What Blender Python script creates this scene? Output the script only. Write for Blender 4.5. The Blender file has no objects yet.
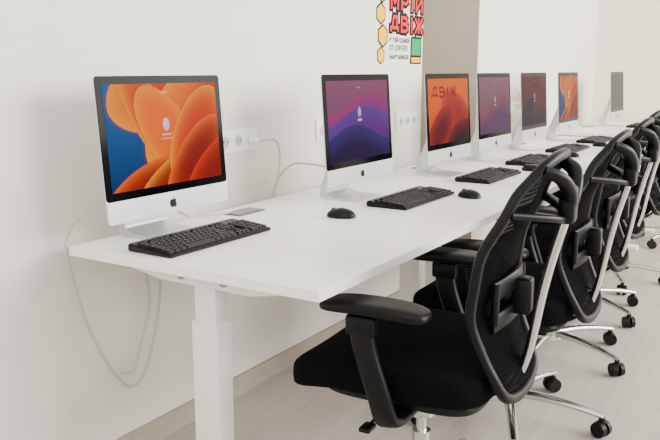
import bpy, bmesh, math, random
from mathutils import Vector, Matrix
random.seed(4)
C = bpy.context.scene.collection

# ------------------------------------------------------------------ materials
def mat(name, col, rough=0.5, metal=0.0, vary=0.04, scale=40, bump=0.0, coat=0.0, spec=0.5):
    m = bpy.data.materials.new(name); m.use_nodes = True
    nt = m.node_tree; N = nt.nodes; L = nt.links
    b = N['Principled BSDF']
    b.inputs['Roughness'].default_value = rough
    b.inputs['Metallic'].default_value = metal
    b.inputs['Coat Weight'].default_value = coat
    b.inputs['Specular IOR Level'].default_value = spec
    tc = N.new('ShaderNodeTexCoord'); no = N.new('ShaderNodeTexNoise')
    no.inputs['Scale'].default_value = scale; no.inputs['Detail'].default_value = 3
    L.new(tc.outputs['Object'], no.inputs['Vector'])
    r = N.new('ShaderNodeValToRGB')
    r.color_ramp.elements[0].position = 0.3; r.color_ramp.elements[1].position = 0.7
    r.color_ramp.elements[0].color = [c * (1 - vary) for c in col] + [1]
    r.color_ramp.elements[1].color = [min(1, c * (1 + vary)) for c in col] + [1]
    L.new(no.outputs['Fac'], r.inputs['Fac']); L.new(r.outputs['Color'], b.inputs['Base Color'])
    if bump:
        bp = N.new('ShaderNodeBump'); bp.inputs['Strength'].default_value = bump; bp.inputs['Distance'].default_value = 0.002
        L.new(no.outputs['Fac'], bp.inputs['Height']); L.new(bp.outputs['Normal'], b.inputs['Normal'])
    return m

M_wall = mat('wall_paint', (0.79, 0.755, 0.69), 0.9, vary=0.012, scale=3, bump=0.05)
M_wall_shade = mat('wall_paint_niche_shade', (0.52, 0.465, 0.395), 0.9, vary=0.012, scale=3)  # wall tone darkened to beige: niche shade put into the colour
M_wall_end = mat('wall_paint_cream', (0.86, 0.80, 0.69), 0.9, vary=0.012, scale=3)
M_base = mat('baseboard_vinyl', (0.38, 0.33, 0.27), 0.6, vary=0.05, scale=12)
M_desk = mat('white_laminate', (0.96, 0.945, 0.905), 0.35, vary=0.01, scale=6)
M_desk_edge = mat('white_powder_coat', (0.86, 0.84, 0.80), 0.45, vary=0.01, scale=60)
M_alu = mat('brushed_aluminium', (0.62, 0.63, 0.64), 0.33, 0.8, vary=0.01, scale=200)
M_alu_chin = mat('satin_aluminium', (0.55, 0.56, 0.57), 0.4, 0.35, vary=0.01, scale=200)
M_chrome = mat('polished_aluminium', (0.60, 0.60, 0.58), 0.2, 1.0, vary=0.02, scale=30)
M_black = mat('black_plastic', (0.004, 0.004, 0.005), 0.42, vary=0.15, scale=80, spec=0.17)
M_keys = mat('key_plastic', (0.006, 0.006, 0.007), 0.5, vary=0.2, scale=60, spec=0.18)
M_kbody = mat('keyboard_plastic', (0.004, 0.004, 0.005), 0.4, vary=0.15, scale=60, spec=0.2)
M_fabric = mat('black_fabric', (0.003, 0.003, 0.004), 0.95, vary=0.4, scale=400, bump=0.4, spec=0.05)
M_logo = mat('logo_black', (0.006, 0.006, 0.008), 0.25, spec=.2)
M_bezel = mat('black_glass_bezel', (0.001, 0.001, 0.002), 0.12, vary=0.02, spec=0.05)
M_socket = mat('socket_white', (0.90, 0.90, 0.88), 0.35, vary=0.01)
M_hole = mat('socket_hole', (0.12, 0.12, 0.12), 0.6)
M_well = mat('socket_well', (0.50, 0.50, 0.48), 0.5)
M_cable = mat('white_cable_rubber', (0.52, 0.50, 0.46), 0.5, vary=0.02)
M_grom = mat('grommet_metal', (0.10, 0.105, 0.11), 0.4, 0.3)
M_lid = mat('grommet_lid_metal', (0.28, 0.28, 0.28), 0.4, 0.3)
M_key_mark = mat('key_legend', (0.30, 0.30, 0.30), 0.6)
M_yel = mat('sticker_yellow', (0.90, 0.46, 0.0), 0.6, spec=.1)
M_red = mat('sticker_red', (0.72, 0.004, 0.006), 0.6, spec=.1)
M_ink = mat('sticker_ink', (0.004, 0.004, 0.006), 0.6, spec=.1)
M_green = mat('sticker_green', (0.0, 0.30, 0.09), 0.6, spec=.1)
M_reflected = mat('screen_reflected_lettering', (0.10, 0.004, 0.008), 0.6, spec=.05)

def floor_mat():
    m = bpy.data.materials.new('laminate_floor'); m.use_nodes = True
    N = m.node_tree.nodes; L = m.node_tree.links; b = N['Principled BSDF']
    tc = N.new('ShaderNodeTexCoord'); mp = N.new('ShaderNodeMapping'); mp.inputs['Rotation'].default_value = (0, 0, math.pi/2)
    L.new(tc.outputs['Object'], mp.inputs['Vector'])
    br = N.new('ShaderNodeTexBrick'); br.inputs['Scale'].default_value = 1.0
    br.inputs['Brick Width'].default_value = 1.3; br.inputs['Row Height'].default_value = 0.19
    br.inputs['Mortar Size'].default_value = 0.001; br.inputs['Mortar Smooth'].default_value = 0.2
    br.inputs['Color1'].default_value = (0.43, 0.39, 0.34, 1); br.inputs['Color2'].default_value = (0.465, 0.425, 0.37, 1)
    br.inputs['Mortar'].default_value = (0.32, 0.29, 0.25, 1)
    L.new(mp.outputs['Vector'], br.inputs['Vector'])
    mp2 = N.new('ShaderNodeMapping'); mp2.inputs['Scale'].default_value = (14, 1.2, 1)
    L.new(tc.outputs['Object'], mp2.inputs['Vector'])
    no = N.new('ShaderNodeTexNoise'); no.inputs['Scale'].default_value = 2.5; no.inputs['Detail'].default_value = 6
    L.new(mp2.outputs['Vector'], no.inputs['Vector'])
    r = N.new('ShaderNodeValToRGB'); r.color_ramp.elements[0].position = .3; r.color_ramp.elements[1].position = .7
    r.color_ramp.elements[0].color = (.90, .90, .90, 1); r.color_ramp.elements[1].color = (1.04, 1.04, 1.04, 1)
    L.new(no.outputs['Fac'], r.inputs['Fac'])
    mx = N.new('ShaderNodeMixRGB'); mx.blend_type = 'MULTIPLY'; mx.inputs['Fac'].default_value = 1
    L.new(br.outputs['Color'], mx.inputs['Color1']); L.new(r.outputs['Color'], mx.inputs['Color2'])
    L.new(mx.outputs['Color'], b.inputs['Base Color']); b.inputs['Roughness'].default_value = 0.45
    b.inputs['Specular IOR Level'].default_value = 0.35
    return m
M_floor = floor_mat()

def mesh_fabric():
    m = bpy.data.materials.new('black_back_mesh'); m.use_nodes = True
    N = m.node_tree.nodes; L = m.node_tree.links; b = N['Principled BSDF']
    b.inputs['Base Color'].default_value = (0.002, 0.002, 0.0025, 1); b.inputs['Roughness'].default_value = 0.9
    b.inputs['Specular IOR Level'].default_value = 0.03
    tc = N.new('ShaderNodeTexCoord')
    w = N.new('ShaderNodeTexWave'); w.bands_direction = 'Z'; w.inputs['Scale'].default_value = 26; w.inputs['Distortion'].default_value = 0.2
    L.new(tc.outputs['Object'], w.inputs['Vector'])
    r = N.new('ShaderNodeMapRange'); r.inputs['To Min'].default_value = 0.965; r.inputs['To Max'].default_value = 1.0
    L.new(w.outputs['Fac'], r.inputs['Value']); L.new(r.outputs['Result'], b.inputs['Alpha'])
    return m
M_mesh = mesh_fabric()

def screen_mat(strength=1.0):
    m = bpy.data.materials.new('screen_glass'); m.use_nodes = True
    N = m.node_tree.nodes; L = m.node_tree.links; b = N['Principled BSDF']
    b.inputs['Base Color'].default_value = (0.001, 0.001, 0.002, 1); b.inputs['Roughness'].default_value = 0.3
    b.inputs['Specular IOR Level'].default_value = 0.02
    a = N.new('ShaderNodeAttribute'); a.attribute_name = 'picture'
    L.new(a.outputs['Color'], b.inputs['Emission Color']); b.inputs['Emission Strength'].default_value = strength
    return m
M_screen = screen_mat(1.15)

# ------------------------------------------------------------------ helpers
def finish(name, bm, m, parent=None, smooth=True, angle=35):
    bmesh.ops.recalc_face_normals(bm, faces=bm.faces)
    me = bpy.data.meshes.new(name); bm.to_mesh(me); bm.free()
    ms = m if isinstance(m, (list, tuple)) else [m]
    for x in ms: me.materials.append(x)
    if smooth:
        for p in me.polygons: p.use_smooth = True
        try: me.set_sharp_from_angle(angle=math.radians(angle))
        except Exception: pass
    ob = bpy.data.objects.new(name, me); C.objects.link(ob)
    if parent: ob.parent = parent
    return ob

def empty(name, label, cat, loc=(0, 0, 0), rot=0, group=None):
    e = bpy.data.objects.new(name, None); e.empty_display_size = 0.05
    e.location = loc; e.rotation_euler = (0, 0, rot); C.objects.link(e)
    e['label'] = label; e['category'] = cat
    if group: e['group'] = group
    return e

def box(bm, c, s, bev=0.0, seg=2, mtx=None, mi=0):
    r = bmesh.ops.create_cube(bm, size=1.0)
    vs = r['verts']
    for v in vs:
        v.co = Vector((v.co.x*s[0] + c[0], v.co.y*s[1] + c[1], v.co.z*s[2] + c[2]))
    if bev:
        es = list(set(e for v in vs for e in v.link_edges))
        bmesh.ops.bevel(bm, geom=es, offset=bev, segments=seg, affect='EDGES', profile=0.5)

def cyl(bm, p0, p1, r0, r1=None, seg=20):
    p0, p1 = Vector(p0), Vector(p1); r1 = r0 if r1 is None else r1
    d = p1 - p0
    q = d.to_track_quat('Z', 'Y').to_matrix().to_4x4()
    bmesh.ops.create_cone(bm, cap_ends=True, segments=seg, radius1=r0, radius2=r1, depth=d.length,
                          matrix=Matrix.Translation((p0+p1)/2) @ q)

def smooth_path(pts, n=6, closed=False):
    P = [Vector(p) for p in pts]; out = []
    k = len(P)
    rng = range(k) if closed else range(k-1)
    for i in rng:
        if closed: a, b, c, d = P[(i-1) % k], P[i], P[(i+1) % k], P[(i+2) % k]
        else: a, b, c, d = P[max(i-1, 0)], P[i], P[i+1], P[min(i+2, k-1)]
        for j in range(n):
            t = j/n
            out.append(0.5*((2*b) + (c-a)*t + (2*a-5*b+4*c-d)*t*t + (3*b-a-3*c+d)*t**3))
    if not closed: out.append(P[-1])
    return out

def ring(w, h, seg=10, e=1.0):
    o = []
    for i in range(seg):
        t = 2*math.pi*i/seg; c, s = math.cos(t), math.sin(t)
        o.append((math.copysign(abs(c)**e, c)*w, math.copysign(abs(s)**e, s)*h))
    return o

def sweep(bm, path, w, h=None, seg=10, closed=False, up=Vector((0, 0, 1)), e=1.0, taper=None):
    h = w if h is None else h
    n = len(path); rings = []; side_prev = None
    for i, p in enumerate(path):
        if closed: t = path[(i+1) % n] - path[(i-1) % n]
        else: t = path[min(i+1, n-1)] - path[max(i-1, 0)]
        t.normalize()
        s = t.cross(up)
        if s.length < 0.15 and side_prev is not None: s = side_prev - t*side_prev.dot(t)
        elif s.length < 1e-4: s = t.cross(Vector((1, 0, 0.01)))
        s.normalize()
        if side_prev is not None and s.dot(side_prev) < 0: s = -s
        side_prev = s; u = s.cross(t).normalized()
        k = taper(i/(n-1)) if taper else 1.0
        rings.append([bm.verts.new(p + s*a*k + u*b*k) for a, b in ring(w, h, seg, e)])
    m = n if closed else n-1
    for i in range(m):
        A, B = rings[i], rings[(i+1) % n]
        for j in range(seg):
            bm.faces.new((A[j], A[(j+1) % seg], B[(j+1) % seg], B[j]))
    if not closed:
        bm.faces.new(rings[0][::-1]); bm.faces.new(rings[-1])

def superell(bm, c, a, b, d, e1=0.5, e2=0.4, nu=32, nv=14, f=None):
    def sp(x, e): return math.copysign(abs(x)**e, x)
    rows = []
    for i in range(1, nv):
        ph = -math.pi/2 + math.pi*i/nv; row = []
        for j in range(nu):
            th = 2*math.pi*j/nu
            v = Vector((a*sp(math.cos(ph), e1)*sp(math.cos(th), e2), b*sp(math.cos(ph), e1)*sp(math.sin(th), e2), d*sp(math.sin(ph), e1)))
            if f: v = f(v)
            row.append(bm.verts.new(v + Vector(c)))
        rows.append(row)
    for i in range(len(rows)-1):
        for j in range(nu):
            bm.faces.new((rows[i][j], rows[i][(j+1) % nu], rows[i+1][(j+1) % nu], rows[i+1][j]))
    for r, z in ((rows[0], -d), (rows[-1], d)):
        v = Vector((0, 0, z)); v = f(v) if f else v
        cv = bm.verts.new(v + Vector(c))
        for j in range(nu): bm.faces.new((r[j], r[(j+1) % nu], cv))

def duplicate(root, loc, rot, label=None):
    n = root.copy(); C.objects.link(n); n.location = loc; n.rotation_euler = (0, 0, rot)
    if label: n['label'] = label
    def rec(o, p):
        for ch in list(o.children):
            k = ch.copy(); C.objects.link(k); k.parent = p; rec(ch, k)
    rec(root, n)
    return n

def lerp(a, b, t): return a + (b-a)*t
def interp(tab, z):
    if z <= tab[0][0]: return tab[0][1]
    for (z0, v0), (z1, v1) in zip(tab, tab[1:]):
        if z <= z1:
            t = (z-z0)/(z1-z0); t = t*t*(3-2*t)*0.5 + t*0.5
            return lerp(v0, v1, t)
    return tab[-1][1]

# ------------------------------------------------------------------ room
WX = -0.05
def prism(name, poly, z0, z1, m, special=None):
    bm = bmesh.new()
    a = [bm.verts.new((x, y, z0)) for x, y in poly]; b = [bm.verts.new((x, y, z1)) for x, y in poly]
    k = len(poly)
    for i in range(k):
        f = bm.faces.new((a[i], a[(i+1) % k], b[(i+1) % k], b[i]))
        if special and i in special: f.material_index = 1
    bm.faces.new(a[::-1]); bm.faces.new(b)
    ob = finish(name, bm, m, smooth=False); ob['kind'] = 'structure'; return ob
N0, N1, EY, ND = 2.35, 3.13, 6.06, 0.42
prism('wall_left', [(WX, -4), (WX, N0), (WX-ND, N0), (WX-ND, N1), (WX, N1), (WX, EY), (WX-0.8, EY), (WX-0.8, -4)], 0, 2.8, [M_wall, M_wall_shade], (1, 2, 3))
prism('wall_back', [(WX-0.8, EY), (6, EY), (6, EY+.2), (WX-0.8, EY+.2)], 0, 2.8, M_wall_end)
prism('baseboard_left', [(WX, -4), (WX+.014, -4), (WX+.014, N0), (WX, N0)], 0, 0.075, M_base)
prism('baseboard_side', [(WX, N1), (WX+.014, N1), (WX+.014, EY), (WX, EY)], 0, 0.075, M_base)
prism('baseboard_back', [(WX+.014, EY-.014), (6, EY-.014), (6, EY), (WX+.014, EY)], 0, 0.075, M_base)
prism('floor', [(WX-.8, -4), (6, -4), (6, EY+.2), (WX-.8, EY+.2)], -0.1, 0, M_floor)

# ------------------------------------------------------------------ desks
DT, DX0, DX1 = 0.74, 0.03, 0.83
TOP = DT + 0.0004
def build_desk(loc, w):
    root = empty('desk', 'white laminate desk with telescopic white steel legs beside the wall', 'desk', loc, group='row of white desks')
    bm = bmesh.new(); box(bm, (0.43, w/2, DT-0.0125), (0.80, w-.003, 0.025), 0.0012, 1)
    finish('tabletop', bm, M_desk, root)
    for y in (0.11, w-0.11):
        bm = bmesh.new()
        box(bm, (0.43, y, 0.30), (0.085, 0.06, 0.55), 0.004)
        box(bm, (0.43, y, 0.63), (0.070, 0.046, 0.14), 0.003)
        leg = finish('leg', bm, M_desk_edge, root)
        bm = bmesh.new()
        box(bm, (0.43, y, 0.014), (0.70, 0.07, 0.028), 0.006)
        finish('foot', bm, M_desk_edge, leg)
        bm = bmesh.new()   # tapered bracket
        pts = [(0.10, 0.7148), (0.76, 0.7148), (0.76, 0.700), (0.58, 0.668), (0.28, 0.668), (0.10, 0.700)]
        A = [bm.verts.new((x, y-.03, z)) for x, z in pts]; B = [bm.verts.new((x, y+.03, z)) for x, z in pts]
        for i in range(6): bm.faces.new((A[i], A[(i+1) % 6], B[(i+1) % 6], B[i]))
        bm.faces.new(A[::-1]); bm.faces.new(B)
        bmesh.ops.bevel(bm, geom=list(bm.edges), offset=.002, segments=1, affect='EDGES')
        finish('bracket', bm, M_desk_edge, leg)
        for bxx in (.36, .50):
            bm = bmesh.new(); cyl(bm, (bxx, y-.036, 0.69), (bxx, y-.029, 0.69), 0.010)
            finish('bolt', bm, M_lid, leg)
    bm = bmesh.new(); box(bm, (0.43, w/2, 0.692), (0.09, w-.30, 0.042), 0.004)
    finish('crossbeam', bm, M_desk_edge, root)
    bm = bmesh.new(); box(bm, (0.115, w/2-.05, DT+.0015), (0.075, 0.14, 0.003), 0.001, 1)
    g = finish('cable_grommet', bm, M_grom, root)
    bm = bmesh.new(); box(bm, (0.112, w/2-.05, DT+.0035), (0.052, 0.122, 0.002), 0.0005, 1)
    finish('grommet_lid', bm, M_lid, g)
    return root
d0 = build_desk((0, 0, 0), 1.4)
duplicate(d0, (0, 1.4, 0), 0); duplicate(d0, (0, 2.8, 0), 0); duplicate(d0, (0, 4.62, 0), 0)

# ------------------------------------------------------------------ computers
BW, BH, CH, GAP = 0.482, 0.385, 0.060, 0.066
TILT = math.radians(4.0); FX = 0.05
def B(t, y, h):
    return Vector((FX + t*math.cos(TILT) - h*math.sin(TILT), y, GAP + t*math.sin(TILT) + h*math.cos(TILT)))
def rr(hw, h0, h1, r, n=5):
    pts = []
    for cy, ch, a0 in ((hw-r, h0+r, -90), (hw-r, h1-r, 0), (-hw+r, h1-r, 90), (-hw+r, h0+r, 180)):
        for i in range(n+1):
            a = math.radians(a0 + 90*i/n); pts.append((cy + r*math.cos(a), ch + r*math.sin(a)))
    return pts

def mixc(a, b, t):
    t = max(0, min(1, t)); return tuple(x+(y-x)*t for x, y in zip(a, b))
def ell(x, y, cx, cy, rx, ry, ang):
    c, s = math.cos(ang), math.sin(ang); dx, dy = x-cx, y-cy
    return math.hypot((dx*c+dy*s)/rx, (-dx*s+dy*c)/ry)
def login(u, v, col, k=1.0):
    x = (u-.5)*1.60; y = v-.5
    if ell(x, y, 0, 0.10, .045, .062, 0) < 1: return mixc(col, (.68, .74, .80), .92*k)
    if abs(x) < .060 and abs(y+.0) < .010: return mixc(col, (1, .95, .9), .75*k)
    if abs(x) < .09 and abs(y+.045) < .006: return mixc(col, (1, .9, .8), .4*k)
    if abs(y-.41) < .012 and abs(x) < .05: return mixc(col, (.9, .8, .7), .35*k)
    return col
O1, O2, O3, O4 = (.62, .035, .0), (.92, .12, .0), (1.0, .30, .0), (.24, .006, .0)
def ventura(u, v, k=1.0):
    x = (u-.5)*1.6; y = v-.5
    c = mixc((.0, .025, .12), (.0, .10, .32), v)
    for cx, cy, rx, ry, a, ci, ce, pw in (
        (.55, .60, 1.35, .50, .25, O1, O3, 4), (.70, .30, 1.15, .55, .55, O2, O3, 5), (.75, .0, 1.05, .55, .95, O1, O2, 4),
        (-.15, .10, .72, .24, -.95, O1, O3, 4), (.05, -.02, .62, .30, -.85, O2, O3, 5),
        (-.30, -.62, .72, .34, .35, O4, O2, 5), (.05, -.60, .70, .34, .5, O4, O3, 6),
        (.45, -.05, .60, .34, .95, O1, O3, 5), (.42, -.30, .62, .28, .75, O4, O2, 4), (.72, -.42, .62, .26, .6, O4, O1, 3)):
        q = ell(x, y, cx, cy, rx, ry, a)
        if q < 1: c = mixc(ci, ce, q**pw)
        elif q < 1.04: c = mixc(c, O4, .45*(1.04-q)/.04)
    return login(u, v, tuple(k*z for z in c), 1)
def bigsur(u, v):
    x = (u-.5)*1.78; y = v-.5
    c = mixc((.10, .03, .14), (.24, .06, .13), v)
    w1 = .22 + .13*math.sin(x*2.6+.6); w2 = .02 + .14*math.sin(x*2.4+1.3); w3 = -.18 + .12*math.sin(x*2.7+2.0)
    if y < w1: c = mixc((.30, .03, .12), (.14, .025, .20), (w1-y)*4)
    if y < w2: c = mixc((.09, .03, .25), (.10, .012, .16), (w2-y)*4)
    if y < w3: c = mixc((.03, .015, .14), (.015, .004, .04), (w3-y)*4)
    return login(u, v, c, .7)
def redwave(u, v):
    x = (u-.5)*1.78; y = v-.5
    c = mixc((.66, .05, .0), (.85, .13, .0), v)
    for cx, cy, rx, ry, a, ci, ce in ((.4, -.1, .8, .35, -.4, (.32, .01, .01), (.62, .05, .01)), (-.4, -.3, .7, .3, .5, (.12, .005, .01), (.45, .02, .01)),
                                     (.5, -.5, .7, .33, .2, (.03, .003, .012), (.22, .01, .012))):
        q = ell(x, y, cx, cy, rx, ry, a)
        if q < 1: c = mixc(ci, ce, q**3)
    return c
def mauve(u, v):
    x = (u-.5)*1.78; y = v-.5
    c = mixc((.11, .045, .09), (.24, .10, .13), v)
    w = .05+.15*math.sin(x*2.5+.6)
    if y < w: c = mixc((.24, .055, .08), (.09, .035, .10), (w-y)*3)
    return login(u, v, c, .4)
def darkred(u, v):
    x = (u-.5)*1.78; y = v-.5
    c = mixc((.02, .008, .02), (.12, .015, .02), v)
    if ell(x, y, .3, .2, .5, .2, -.5) < 1: c = (.08, .01, .02)
    if ell(x, y, -.5, -.2, .5, .2, .5) < 1: c = (.012, .008, .035)
    return login(u, v, c, .4)
def offgrey(u, v): return (.13, .12, .11)  # grey reflection on an unlit screen, painted in as even emission

def painted(fn, nx=176, ny=99):
    hw, h0, h1 = BW/2-.022, CH+.022, BH-.022
    vs = []; cols = []
    for j in range(ny):
        for i in range(nx):
            u, v = i/(nx-1), j/(ny-1)
            vs.append(B(0.0015, lerp(-hw, hw, u), lerp(h0, h1, v))); cols += list(fn(u, v)) + [1.0]
    fs = [(j*nx+i, j*nx+i+1, (j+1)*nx+i+1, (j+1)*nx+i) for j in range(ny-1) for i in range(nx-1)]
    me = bpy.data.meshes.new('screen'); me.from_pydata([tuple(v) for v in vs], [], fs)
    at = me.color_attributes.new('picture', 'FLOAT_COLOR', 'POINT'); at.data.foreach_set('color', cols)
    me.materials.append(M_screen); return me

APPLE = [(0, .72), (-.12, .77), (-.25, .79), (-.38, .72), (-.46, .58), (-.47, .40), (-.42, .22), (-.32, .07), (-.22, 0), (-.1, .02), (0, .05), (.1, .02), (.22, 0),
         (.33, .08), (.42, .24), (.45, .3), (.36, .38), (.32, .5), (.36, .62), (.43, .68), (.34, .76), (.22, .79), (.1, .77)]
LEAF = [(-.01, .74), (0, .82), (.02, .92), (.09, 1.0), (.2, 1.05), (.19, .95), (.12, .86), (.03, .78)]
def build_computer():
    root = empty('desktop_computer', 'x', 'computer')
    bm = bmesh.new(); loops = []
    outline = rr(BW/2, 0, BH, .012)
    for s, t in ((1, 0.0), (1.0, -.003), (.97, -.0065), (.88, -.012), (.7, -.020), (.5, -.029), (.3, -.036), (.1, -.039)):
        loops.append([bm.verts.new(B(t, y*s, BH/2 + (h-BH/2)*s)) for y, h in outline])
    k = len(outline)
    for A, D in zip(loops, loops[1:]):
        for i in range(k): bm.faces.new((A[i], A[(i+1) % k], D[(i+1) % k], D[i]))
    bm.faces.new(loops[-1]); bm.faces.new(loops[0][::-1])
    hs = finish('display_housing', bm, M_alu, root)
    bm = bmesh.new()
    bm.faces.new([bm.verts.new(B(0.001, y, h)) for y, h in rr(BW/2-.0002, CH, BH-.0002, .010)])
    r = bmesh.ops.extrude_face_region(bm, geom=list(bm.faces))
    for v in [g for g in r['geom'] if isinstance(g, bmesh.types.BMVert)]: v.co += (B(-.0012, 0, 0)-B(0, 0, 0))
    finish('bezel', bm, M_bezel, hs, smooth=False)
    bm = bmesh.new()
    bm.faces.new([bm.verts.new(B(0.0014, y, h)) for y, h in rr(BW/2-.0008, .0008, CH-.0002, .008)])
    r = bmesh.ops.extrude_face_region(bm, geom=list(bm.faces))
    for v in [g for g in r['geom'] if isinstance(g, bmesh.types.BMVert)]: v.co += (B(-.0016, 0, 0)-B(0, 0, 0))
    ch = finish('chin', bm, M_alu_chin, hs, smooth=False)
    bm = bmesh.new(); S = .030
    for P in (APPLE, LEAF): bm.faces.new([bm.verts.new(B(0.0022, x*S, CH/2-.5*S+z*S)) for x, z in P])
    bmesh.ops.triangulate(bm, faces=list(bm.faces))
    finish('logo', bm, M_logo, ch, smooth=False)
    sc = bpy.data.objects.new('screen', painted(ventura)); C.objects.link(sc); sc.parent = hs
    prof = [(.085, .0), (.085, .004), (.03, .006), (-.035, .010), (-.058, .022), (-.062, .045), (-.045, .10), (-.014, .20), (-.004, .235)]
    back = [(-.010, .238), (-.024, .20), (-.060, .10), (-.080, .045), (-.082, .018), (-.076, .004), (-.068, .0)]
    bm = bmesh.new()
    P = prof + back
    def wd(z): return lerp(.088, .066, max(0, min(1, (z-.02)/.2)))
    f = [bm.verts.new((x, -wd(z), z)) for x, z in P]; b = [bm.verts.new((x, wd(z), z)) for x, z in P]
    n = len(P)
    for i in range(n): bm.faces.new((f[i], f[(i+1) % n], b[(i+1) % n], b[i]))
    bm.faces.new(f[::-1]); bm.faces.new(b)
    bmesh.ops.triangulate(bm, faces=[q for q in bm.faces if len(q.verts) > 4])
    finish('stand', bm, M_alu, root, angle=30)
    return root
comp = build_computer()
specs = [
 (0.118, 0.262, ventura, 'silver all-in-one computer with orange and blue wallpaper beside a white cable'),
 (0.262, 1.10, bigsur, 'silver all-in-one computer with purple and dark blue wave wallpaper'),
 (0.285, 1.86, redwave, 'silver all-in-one computer with reflected wall lettering modelled over orange and dark red wallpaper'),
 (0.262, 2.505, mauve, 'silver all-in-one computer with dull mauve wallpaper'),
 (0.262, 3.17, darkred, 'silver all-in-one computer with dark maroon screen'),
 (0.272, 3.88, lambda u, v: ventura(u, v, .75), 'silver all-in-one computer with orange wallpaper on the last joined desk'),
 (0.262, 5.43, offgrey, 'silver all-in-one computer with its screen switched off on the separate desk')]
comp_house = {}
for i, (x, y, fn, lab) in enumerate(specs):
    if i == 0:
        comp.location = (x, y, TOP); o = comp
    else:
        o = duplicate(comp, (x, y, TOP), 0)
        for h in o.children:
            if h.name.startswith('display_housing'): comp_house[i] = h
            for s in h.children:
                if s.name.startswith('screen'): s.data = painted(fn, 120, 68)
    o['label'] = lab; o['group'] = 'row of all-in-one computers'

# ------------------------------------------------------------------ keyboards
def build_keyboard():
    root = empty('keyboard', 'black full-size wired keyboard with number pad lying on the desk', 'keyboard', group='black keyboards on the desks')
    bm = bmesh.new()
    pts = [(.078, 0.0), (.078, .009), (-.072, .021), (-.078, .019), (-.078, 0)]
    K = .0178; W = K*11.7
    A = [bm.verts.new((x, -W, z)) for x, z in pts]; D = [bm.verts.new((x, W, z)) for x, z in pts]
    for i in range(5): bm.faces.new((A[i], A[(i+1) % 5], D[(i+1) % 5], D[i]))
    bm.faces.new(A[::-1]); bm.faces.new(D)
    bmesh.ops.bevel(bm, geom=list(bm.edges), offset=.003, segments=2, affect='EDGES')
    body = finish('case', bm, M_kbody, root)
    def topz(x): return .009 + (.078-x)/.15*.012
    def keys(name, rows):
        bm = bmesh.new()
        for x, y0, ks in rows:
            y = y0
            for w in ks:
                if w > 0:
                    z = topz(x); hw = w*K/2-.0011; cy = y + w*K/2; hx = .0083
                    lo = [bm.verts.new((x+a*hx, cy+b*hw, z-.001)) for a, b in ((1, -1), (1, 1), (-1, 1), (-1, -1))]
                    hi = [bm.verts.new((x+a*(hx-.0016)-.0005, cy+b*(hw-.0016), z+.0065+(-a)*.0006)) for a, b in ((1, -1), (1, 1), (-1, 1), (-1, -1))]
                    for i in range(4): bm.faces.new((lo[i], lo[(i+1) % 4], hi[(i+1) % 4], hi[i]))
                    bm.faces.new(hi)
                    m = [bm.verts.new((x-.001+a*.0016-.002, cy+b*.0014-hw*.4, z+.0070-a*.0001)) for a, b in ((1, -1), (1, 1), (-1, 1), (-1, -1))]
                    fm = bm.faces.new(m); fm.material_index = 1
                y += abs(w)*K
        finish(name, bm, [M_keys, M_key_mark], body, smooth=False)
    X = [.058, .039, .020, .001, -.018, -.042]; y0 = -K*11.3
    keys('letter_keys', [(X[0], y0, [1.25, 1.25, 1.25, 6.25, 1.25, 1.25, 1.25, 1.25]), (X[1], y0, [2.25]+[1]*10+[2.75]), (X[2], y0, [1.75]+[1]*11+[2.25]),
                         (X[3], y0, [1.5]+[1]*12+[1.5]), (X[4], y0, [1]*13+[2]), (X[5], y0, [1, -1]+[1]*4+[-.5]+[1]*4+[-.5]+[1]*4)])
    y1 = y0 + K*15.3
    keys('arrow_keys', [(X[0], y1, [1, 1, 1]), (X[1], y1, [-1, 1])])
    keys('navigation_keys', [(X[3], y1, [1, 1, 1]), (X[4], y1, [1, 1, 1]), (X[5], y1, [1, 1, 1])])
    y2 = y1 + K*3.3
    keys('number_pad', [(X[0], y2, [2, 1, 1]), (X[1], y2, [1]*4), (X[2], y2, [1]*4), (X[3], y2, [1]*4), (X[4], y2, [1]*4)])
    return root
kb = build_keyboard()
for i, (x, y, r) in enumerate([(.285, .254, -.015), (.485, 1.165, .0), (.51, 1.885, .0), (.49, 2.56, .02), (.49, 3.25, 0), (.49, 3.93, 0), (.49, 5.5, 0)]):
    if i == 0: kb.location = (x, y, TOP); kb.rotation_euler = (0, 0, r)
    else: duplicate(kb, (x, y, TOP), r)

# ------------------------------------------------------------------ mice
def build_mouse():
    root = empty('computer_mouse', 'small black optical mouse on the white desk', 'mouse', group='black mice on the desks')
    bm = bmesh.new()
    def f(v):
        z = v.z if v.z > 0 else v.z*.1
        return Vector((v.x, v.y*(1-.15*(v.x/.055)**2), z*(1-.2*abs(v.x/.055))))
    superell(bm, (0, 0, .0032), .048, .029, .028, .8, .8, 28, 14, f)
    s = finish('shell', bm, M_kbody, root)
    bm = bmesh.new(); cyl(bm, (-.026, -.004, .0235), (-.026, .004, .0235), .008, seg=16)
    finish('scroll_wheel', bm, M_grom, root)
    return root
ms = build_mouse()
for i, (x, y, r) in enumerate([(.438, .74, .25), (.64, 1.325, -.3), (.60, 2.20, 0), (.6, 2.88, 0), (.6, 3.57, 0)]):
    if i == 0: ms.location = (x, y, TOP); ms.rotation_euler = (0, 0, r)
    else: duplicate(ms, (x, y, TOP), r)

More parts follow.
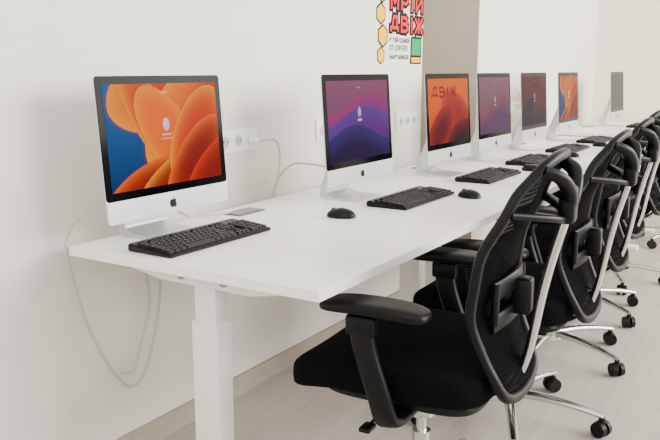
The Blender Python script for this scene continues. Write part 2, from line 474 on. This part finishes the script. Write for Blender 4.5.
# ------------------------------------------------------------------ chair
PROF = [(.46, .245), (.55, .205), (.65, .182), (.78, .198), (.90, .245), (1.04, .312)]
HW = [(.44, .135), (.52, .170), (.66, .193), (.80, .190), (.90, .168), (1.0, .112)]
def bx(y, z, off=0): return interp(PROF, z) + .028*(1-(y/.195)**2) + off
def build_chair():
    root = empty('office_chair', 'black mesh-back office chair with armrests and silver curved back support', 'chair', group='black office chairs at the desks')
    bm = bmesh.new()
    def sf(v):
        z = v.z
        if v.x < -.08: z -= .035*((-v.x-.08)/.17)**2
        z += .012*(abs(v.y)/.25)**3 - .006*(v.z > 0)*(1-(v.y/.25)**2)
        return Vector((v.x, v.y*(1-.06*(v.x > 0)*(v.x/.25)**2), z))
    superell(bm, (-.035, 0, .462), .262, .258, .055, .45, .38, 56, 18, sf)
    seat = finish('seat', bm, M_fabric, root, angle=80)
    bm = bmesh.new(); superell(bm, (-.01, 0, .412), .215, .205, .020, .4, .4, 40, 10)
    finish('seat_shell', bm, M_black, seat)
    bm = bmesh.new(); zs = [.45, .50, .56, .64, .72, .80, .88, .93, .965]
    loop = [(interp(HW, z), z) for z in zs]
    pts = [(-.07, .430), (0, .428), (.07, .430)] + loop + [(.108, .992), (.06, 1.010), (0, 1.014), (-.06, 1.010), (-.108, .992)] + [(-y, z) for y, z in loop[::-1]]
    path = smooth_path([(bx(y, z), y, z) for y, z in pts], 4, True)
    sweep(bm, path, .013, .012, 10, True, up=Vector((1, 0, .05)), e=.8)
    fr = finish('backrest', bm, M_black, root, angle=60)
    bm = bmesh.new(); R = []
    nz, ny = 40, 20
    for i in range(nz+1):
        z = lerp(.432, 1.010, i/nz)
        hw = interp(HW, z) if z < .965 else lerp(interp(HW, .965), .06, ((z-.965)/.045)**1.5)
        R.append([bm.verts.new((bx(y, z), y, z)) for y in [lerp(-hw, hw, j/ny) for j in range(ny+1)]])
    for i in range(nz):
        for j in range(ny): bm.faces.new((R[i][j], R[i][j+1], R[i+1][j+1], R[i+1][j]))
    finish('mesh_panel', bm, M_mesh, fr, angle=80)
    bm = bmesh.new()
    for zc, hh in ((.705, .024), (.625, .022)):
        p = smooth_path([(bx(y, zc)+.010+.010*(1-abs(y)/.12), y, zc - .01*abs(y)/.12) for y in (-.12, -.06, 0, .06, .12)], 5)
        sweep(bm, p, .008, hh, 10, up=Vector((0, 0, 1)), e=.6)
    for y in (-.115, .115): sweep(bm, smooth_path([(bx(y, .705)+.014, y, .715), (bx(y, .66)+.020, y*1.05, .665), (bx(y, .62)+.014, y, .615)], 4), .010, .010, 8, up=Vector((1, 0, 0)))
    box(bm, (.255, 0, .665), (.045, .05, .09), .008)
    finish('lumbar_support', bm, M_black, fr, angle=50)
    sp = [(.355, 0, .915), (.345, 0, .86), (.322, 0, .77), (.303, 0, .68), (.290, 0, .60), (.273, 0, .51), (.242, 0, .43), (.19, 0, .385), (.10, 0, .375)]
    bm = bmesh.new(); sweep(bm, smooth_path(sp, 6), .016, .011, 12, up=Vector((1, 0, .2)), e=.6)
    finish('back_spine', bm, M_chrome, root, angle=60)
    bm = bmesh.new()
    for s in (-1, 1):
        y = s*.110
        sweep(bm, smooth_path([(.350, 0, .885), (.356, s*.03, .930), (.345, s*.08, .968), (bx(y, .985)+.004, y, .985)], 5), .012, .018, 10, up=Vector((1, 0, 0)), e=.7)
        sweep(bm, smooth_path([(.345, 0, .860), (.320, s*.08, .875), (bx(.16, .89)+.004, s*.165, .89)], 5), .009, .014, 10, up=Vector((1, 0, 0)), e=.7)
    box(bm, (.350, 0, .898), (.038, .052, .09), .010)
    finish('back_bracket', bm, M_black, fr, angle=50)
    for s in (-1, 1):
        y = s*.285
        bm = bmesh.new()
        sweep(bm, smooth_path([(.02, s*.12, .385), (.02, s*.24, .385), (.015, s*.275, .40), (.0, y, .46), (-.035, y, .56), (-.05, y, .635)], 5), .030, .014, 12, up=Vector((0.0, 1, 0.35)), e=.6)
        box(bm, (-.045, y, .625), (.075, .034, .05), .008)
        arm = finish('armrest', bm, M_black, root, angle=50)
        bm = bmesh.new()
        superell(bm, (-.018, y-s*.01, .672), .135, .046, .017, .55, .5, 36, 12, lambda v: Vector((v.x, v.y, v.z-.010*(v.x/.14)**2)))
        finish('arm_pad', bm, M_black, arm, angle=60)
    bm = bmesh.new(); box(bm, (.02, 0, .370), (.24, .15, .05), .012, 3); box(bm, (.0, 0, .337), (.13, .09, .04), .012, 2)
    mech = finish('tilt_mechanism', bm, M_black, root)
    bm = bmesh.new()
    for sx in (-1, 1):
        sweep(bm, smooth_path([(sx*.02, 0, .318), (sx*.09, 0, .322), (sx*.15, 0, .352), (sx*.165, 0, .398)], 5), .020, .010, 12, e=.7)
    cyl(bm, (0, 0, .300), (0, 0, .330), .040, .046, 24)
    finish('seat_support', bm, M_chrome, mech, angle=50)
    bm = bmesh.new(); sweep(bm, smooth_path([(-.05, -.06, .36), (-.05, -.16, .352), (-.055, -.21, .342)], 4), .005, .005, 8)
    box(bm, (-.056, -.225, .340), (.03, .045, .012), .004)
    finish('lever', bm, M_black, mech)
    bm = bmesh.new(); cyl(bm, (0, 0, .10), (0, 0, .25), .026, .025, 24); cyl(bm, (0, 0, .24), (0, 0, .34), .0145, seg=20)
    gl = finish('gas_lift', bm, M_chrome, root)
    bm = bmesh.new(); cyl(bm, (0, 0, .075), (0, 0, .125), .048, .036, 28)
    base = finish('base', bm, M_chrome, root)
    for i in range(5):
        a = math.radians(72*i); d = Vector((math.cos(a), math.sin(a), 0)); n = Vector((-d.y, d.x, 0))
        bm = bmesh.new()
        sweep(bm, smooth_path([d*.03+Vector((0, 0, .098)), d*.12+Vector((0, 0, .100)), d*.23+Vector((0, 0, .090)), d*.325+Vector((0, 0, .073))], 4), .022, .014, 12,
              taper=lambda t: 1-.42*t, e=.7)
        finish('base_leg', bm, M_chrome, base, angle=60)
        c = d*.318; c.z = .0285
        bm = bmesh.new()
        ax = Vector((math.cos(a+1.1), math.sin(a+1.1), 0))
        for s in (-1, 1):
            cyl(bm, c+ax*s*.006, c+ax*s*.024, .0285, .026, 22)
        cyl(bm, c-ax*.02, c+ax*.02, .008, seg=10)
        cyl(bm, c+Vector((0, 0, .012)), c+Vector((0, 0, .044)), .010, seg=12)
        box(bm, (c.x, c.y, c.z+.020), (.026, .026, .018), .004)
        finish('caster', bm, M_black, base)
    return root
chr0 = build_chair()
for i, (x, y, r, br) in enumerate([(.875, .44, .07, 18), (.88, 1.14, .05, 5), (.83, 1.84, .02, -20), (.77, 2.52, -.04, -28), (.76, 3.2, .02, 10), (1.02, 4.45, .35, -50)]):
    if i == 0: o = chr0; o.location = (x, y, 0); o.rotation_euler = (0, 0, r)
    else: o = duplicate(chr0, (x, y, 0), r)
    for k in o.children:
        if k.name.split('.')[0] == 'base': k.rotation_euler = (0, 0, math.radians(br)-r)

# ------------------------------------------------------------------ sockets
def build_socket():
    root = empty('power_socket', 'white triple wall socket strip mounted above the desk', 'socket', group='white wall sockets')
    bm = bmesh.new()
    box(bm, (.005, 0, 0), (.010, .23, .084), .003)
    finish('socket_frame', bm, M_socket, root)
    for k in (-1, 0, 1):
        bm = bmesh.new()
        cyl(bm, (.009, k*.071, 0), (.0135, k*.071, 0), .026, .025, 28)
        s = finish('outlet', bm, M_socket, root)
        bm = bmesh.new(); cyl(bm, (.0125, k*.071, 0), (.0142, k*.071, 0), .020, seg=24)
        finish('outlet_well', bm, M_well, s)
        for q in (-1, 1):
            bm = bmesh.new(); cyl(bm, (.0138, k*.071+q*.0095, 0), (.0148, k*.071+q*.0095, 0), .0035, seg=10)
            finish('contact_hole', bm, M_hole, s)
    return root
so = build_socket(); so.location = (WX, .815, .958)
duplicate(so, (WX, 1.45, .958), 0); duplicate(so, (WX, 3.80, .955), 0); duplicate(so, (WX, 2.17, .955), 0)

def build_plug(loc):
    bm = bmesh.new()
    cyl(bm, (.0152, 0, 0), (.034, 0, 0), .018, .016, 20); cyl(bm, (.034, 0, 0), (.052, 0, -.004), .009, .005, 14)
    o = finish('power_plug', bm, M_socket); o.location = loc
    o['label'] = 'white round power plug pushed into the wall socket'; o['category'] = 'plug'; o['group'] = 'plugs in wall sockets'
build_plug((WX, .886, .958)); build_plug((WX, 1.379, .958)); build_plug((WX, 3.73, .955))

def cable(pts, r=.0040, label='thin white power cable'):
    bm = bmesh.new(); sweep(bm, smooth_path(pts, 8), r, r, 8)
    o = finish('power_cable', bm, M_cable, angle=80)
    o['label'] = label; o['category'] = 'cable'
CB = .380
cable([(WX+.052, .886, .954), (WX+.075, .94, .955), (WX+.055, 1.0, .925), (WX+.045, 1.02, .86), (WX+.05, .99, .785), (WX+.05, .97, .72), (WX+.05, .96, .62), (.10, .95, .60), (.30, .94, .66), (CB, .94, .69)], label='white power cable curving down from the wall socket')
cable([(.24, 1.10, .84), (.10, 1.05, .86), (.03, 1.04, .85), (-.012, 1.01, .79), (-.016, .98, .72), (-.018, .90, .62), (.10, .88, .61), (CB, .86, .69)], label='white cable from the back of a computer to the wall')
cable([(WX+.052, 1.379, .954), (WX+.07, 1.41, .93), (WX+.04, 1.42, .85), (WX+.035, 1.41, .70), (WX+.05, 1.38, .62), (.15, 1.28, .62), (CB, 1.2, .69)], label='white power cable hanging from the wall socket')
cable([(.075, .20, .84), (.03, .12, .835), (.0, .06, .80), (-.010, .035, .765), (-.013, .025, .72), (-.012, .040, .64), (-.012, .07, .52), (-.014, .11, .42), (-.014, .17, .31), (-.014, .23, .245),
       (-.014, .29, .27), (-.013, .34, .38), (-.012, .37, .50), (-.010, .38, .62), (.06, .40, .69), (.20, .42, .68), (CB, .45, .69)], .0046, 'white cable looping from a computer down behind the desk')
cable([(.2, .24, .711), (-.0, .27, .69), (-.02, .32, .60), (-.018, .33, .48), (-.018, .28, .36), (-.018, .25, .29), (-.018, .20, .30)], .0040, 'thin white cable hanging behind the desk')
cable([(.07, .32, .82), (.09, .40, .765), (.07, .46, .752), (.085, .53, .748), (.105, .585, .7485)], .0038, 'short white cable from computer to the desk grommet')
cable([(CB, .52, .69), (.05, .56, .67), (-.008, .62, .56), (-.005, .70, .50), (-.003, .78, .54), (.03, .82, .64), (.2, .82, .68), (CB, .82, .69)], .0044, 'white cable loop hanging under the desk')
cable([(WX+.052, 3.73, .951), (WX+.08, 3.74, 1.0), (WX+.06, 3.68, 1.08), (WX+.05, 3.62, 1.0), (WX+.05, 3.6, .80), (WX+.05, 3.6, .7), (.1, 3.6, .62), (CB, 3.6, .69)], .0040, 'white cable arching up from the wall socket')

# ------------------------------------------------------------------ wall sticker
st = empty('wall_sticker', 'colourful lettering sticker with yellow hexagons and red words on the wall', 'sticker', (WX, 0, 0))
def wtext(name, body, y, z, h, wfac, m, off, x):
    cu = bpy.data.curves.new(name, 'FONT'); cu.body = body; cu.size = 1; cu.offset = off
    ob = bpy.data.objects.new('tmp', cu); C.objects.link(ob)
    bpy.context.view_layer.update()
    me = bpy.data.meshes.new_from_object(ob.evaluated_get(bpy.context.evaluated_depsgraph_get()))
    bpy.data.objects.remove(ob)
    xs = [v.co.x for v in me.vertices]; ys = [v.co.y for v in me.vertices]
    x0, x1, y0, y1 = min(xs), max(xs), min(ys), max(ys)
    for v in me.vertices:
        v.co = Vector((x, y + (v.co.x-x0)/(x1-x0)*wfac, z + (v.co.y-y0)/(y1-y0)*h))
    me.materials.clear(); me.materials.append(m)
    o = bpy.data.objects.new(name, me); C.objects.link(o); o.parent = st; return o
def plate(name, pts, m, x):
    bm = bmesh.new(); bm.faces.new([bm.verts.new((x, y, z)) for y, z in pts]); return finish(name, bm, m, st, smooth=False)
GLYPH = {
 'Д': [[(.22, .22), (.40, 1), (.78, 1), (.78, .22)], [(.05, .0), (.05, .20), (.95, .20), (.95, .0)]],
 'В': [[(.12, 0), (.12, 1), (.62, 1), (.80, .86), (.80, .66), (.60, .53), (.12, .53)], [(.60, .53), (.86, .38), (.86, .14), (.66, 0), (.12, 0)]],
 'І': [[(.5, 0), (.5, 1)]],
 'Ж': [[(.5, 0), (.5, 1)], [(.04, 1), (.40, .5), (.04, 0)], [(.96, 1), (.60, .5), (.96, 0)], [(.40, .5), (.60, .5)]],
 'М': [[(.08, 0), (.08, 1), (.5, .4), (.92, 1), (.92, 0)]],
 'Р': [[(.12, 0), (.12, 1), (.65, 1), (.86, .85), (.86, .58), (.65, .43), (.12, .43)]],
 'Й': [[(.1, 1), (.1, 0), (.9, 1), (.9, 0)], [(.32, 1.22), (.68, 1.22)]]}
def block(word, y, z, cw, h, gap, t, m, x, place=None, parent=None):
    bm = bmesh.new(); cy = y
    for chh in word:
        w = cw*(.38 if chh == 'І' else 1)
        for pl in GLYPH[chh]:
            P = [Vector((cy+a*w, z+b*h)) for a, b in pl]
            for p, q in zip(P, P[1:]):
                d = (q-p).normalized(); n = Vector((-d.y, d.x))*t/2; e = d*t*.42
                bm.faces.new([bm.verts.new(place(x, v.x, v.y) if place else (x, v.x, v.y)) for v in (p-e-n, q+e-n, q+e+n, p-e+n)])
                x += .000004
        cy += w + gap
    return finish('lettering', bm, m, parent or st, smooth=False)
for (y, z, s) in ((1.905, 1.565, .058), (1.893, 1.462, .052), (1.915, 1.362, .056), (1.897, 1.272, .042)):
    hx = lambda k: [(y+k*math.cos(math.radians(60*i+30)), z+k*math.sin(math.radians(60*i+30))) for i in range(6)]
    plate('hexagon_outline', hx(s), M_ink, .0012); plate('hexagon', hx(s*.82), M_yel, .0018)
for w_, zz in (('МРІЙ', 1.495), ('ДВІЖ', 1.392)):
    block(w_, 1.990, zz, .082, .064, .024, .042, M_ink, .0010)
    block(w_, 1.990, zz, .082, .064, .024, .016, M_red, .0022)
wtext('lettering', 'В ТІЙ САМІЙ', 1.985, 1.336, .028, .21, M_ink, .02, .0022)
wtext('lettering', 'ІТ СФЕРІ', 1.985, 1.296, .030, .19, M_green, .03, .0022)
wtext('lettering', 'НАВЧАЙСЯ', 1.985, 1.256, .028, .20, M_ink, .02, .0022)
plate('green_outline', [(2.205, 1.235), (2.335, 1.235), (2.335, 1.370), (2.215, 1.370)], M_ink, .0009)
plate('green_patch', [(2.217, 1.278), (2.322, 1.278), (2.325, 1.360), (2.225, 1.360)], M_green, .0024)
plate('yellow_patch', [(2.22, 1.243), (2.325, 1.243), (2.325, 1.268), (2.22, 1.268)], M_yel, .0024)
# reflection of wall lettering on the third screen, modelled as dark glyphs, wording guessed
block('ДВІЖ', -.185, .285, .062, .040, .018, .009, M_reflected, .0022, place=lambda x, a, b: B(x, a, b), parent=comp_house[2])

# ------------------------------------------------------------------ light
w = bpy.data.worlds.new('World'); bpy.context.scene.world = w; w.use_nodes = True
bg = w.node_tree.nodes['Background']; bg.inputs['Color'].default_value = (1.0, 0.98, 0.935, 1); bg.inputs['Strength'].default_value = 1.4
def area(loc, target, sx, sy, e, col):
    l = bpy.data.lights.new('area_light', 'AREA'); l.shape = 'RECTANGLE'; l.size = sx; l.size_y = sy; l.energy = e; l.color = col
    o = bpy.data.objects.new('area_light', l); C.objects.link(o); o.location = loc
    o.rotation_euler = (Vector(target)-Vector(loc)).to_track_quat('-Z', 'Y').to_euler()
area((5.0, 3.5, 2.2), (0, 2.6, .9), 6, 2.2, 800, (1, .98, .94))  # daylight from windows presumed on the right-hand side
area((2.2, -3.0, 2.7), (0.8, 1.0, .6), 2.5, 1.5, 60, (1, .98, .95))  # added fill light behind the camera

# ------------------------------------------------------------------ camera
cam = bpy.data.cameras.new('Camera'); co = bpy.data.objects.new('Camera', cam); C.objects.link(co)
cam.sensor_width = 36; cam.lens = 760/660*36
yaw, pit = math.radians(32.05), math.radians(11.16)
F = Vector((-math.sin(yaw)*math.cos(pit), math.cos(yaw)*math.cos(pit), -math.sin(pit)))
co.location = (1.68, -1.312, 1.205); co.rotation_euler = F.to_track_quat('-Z', 'Y').to_euler()
bpy.context.scene.camera = co
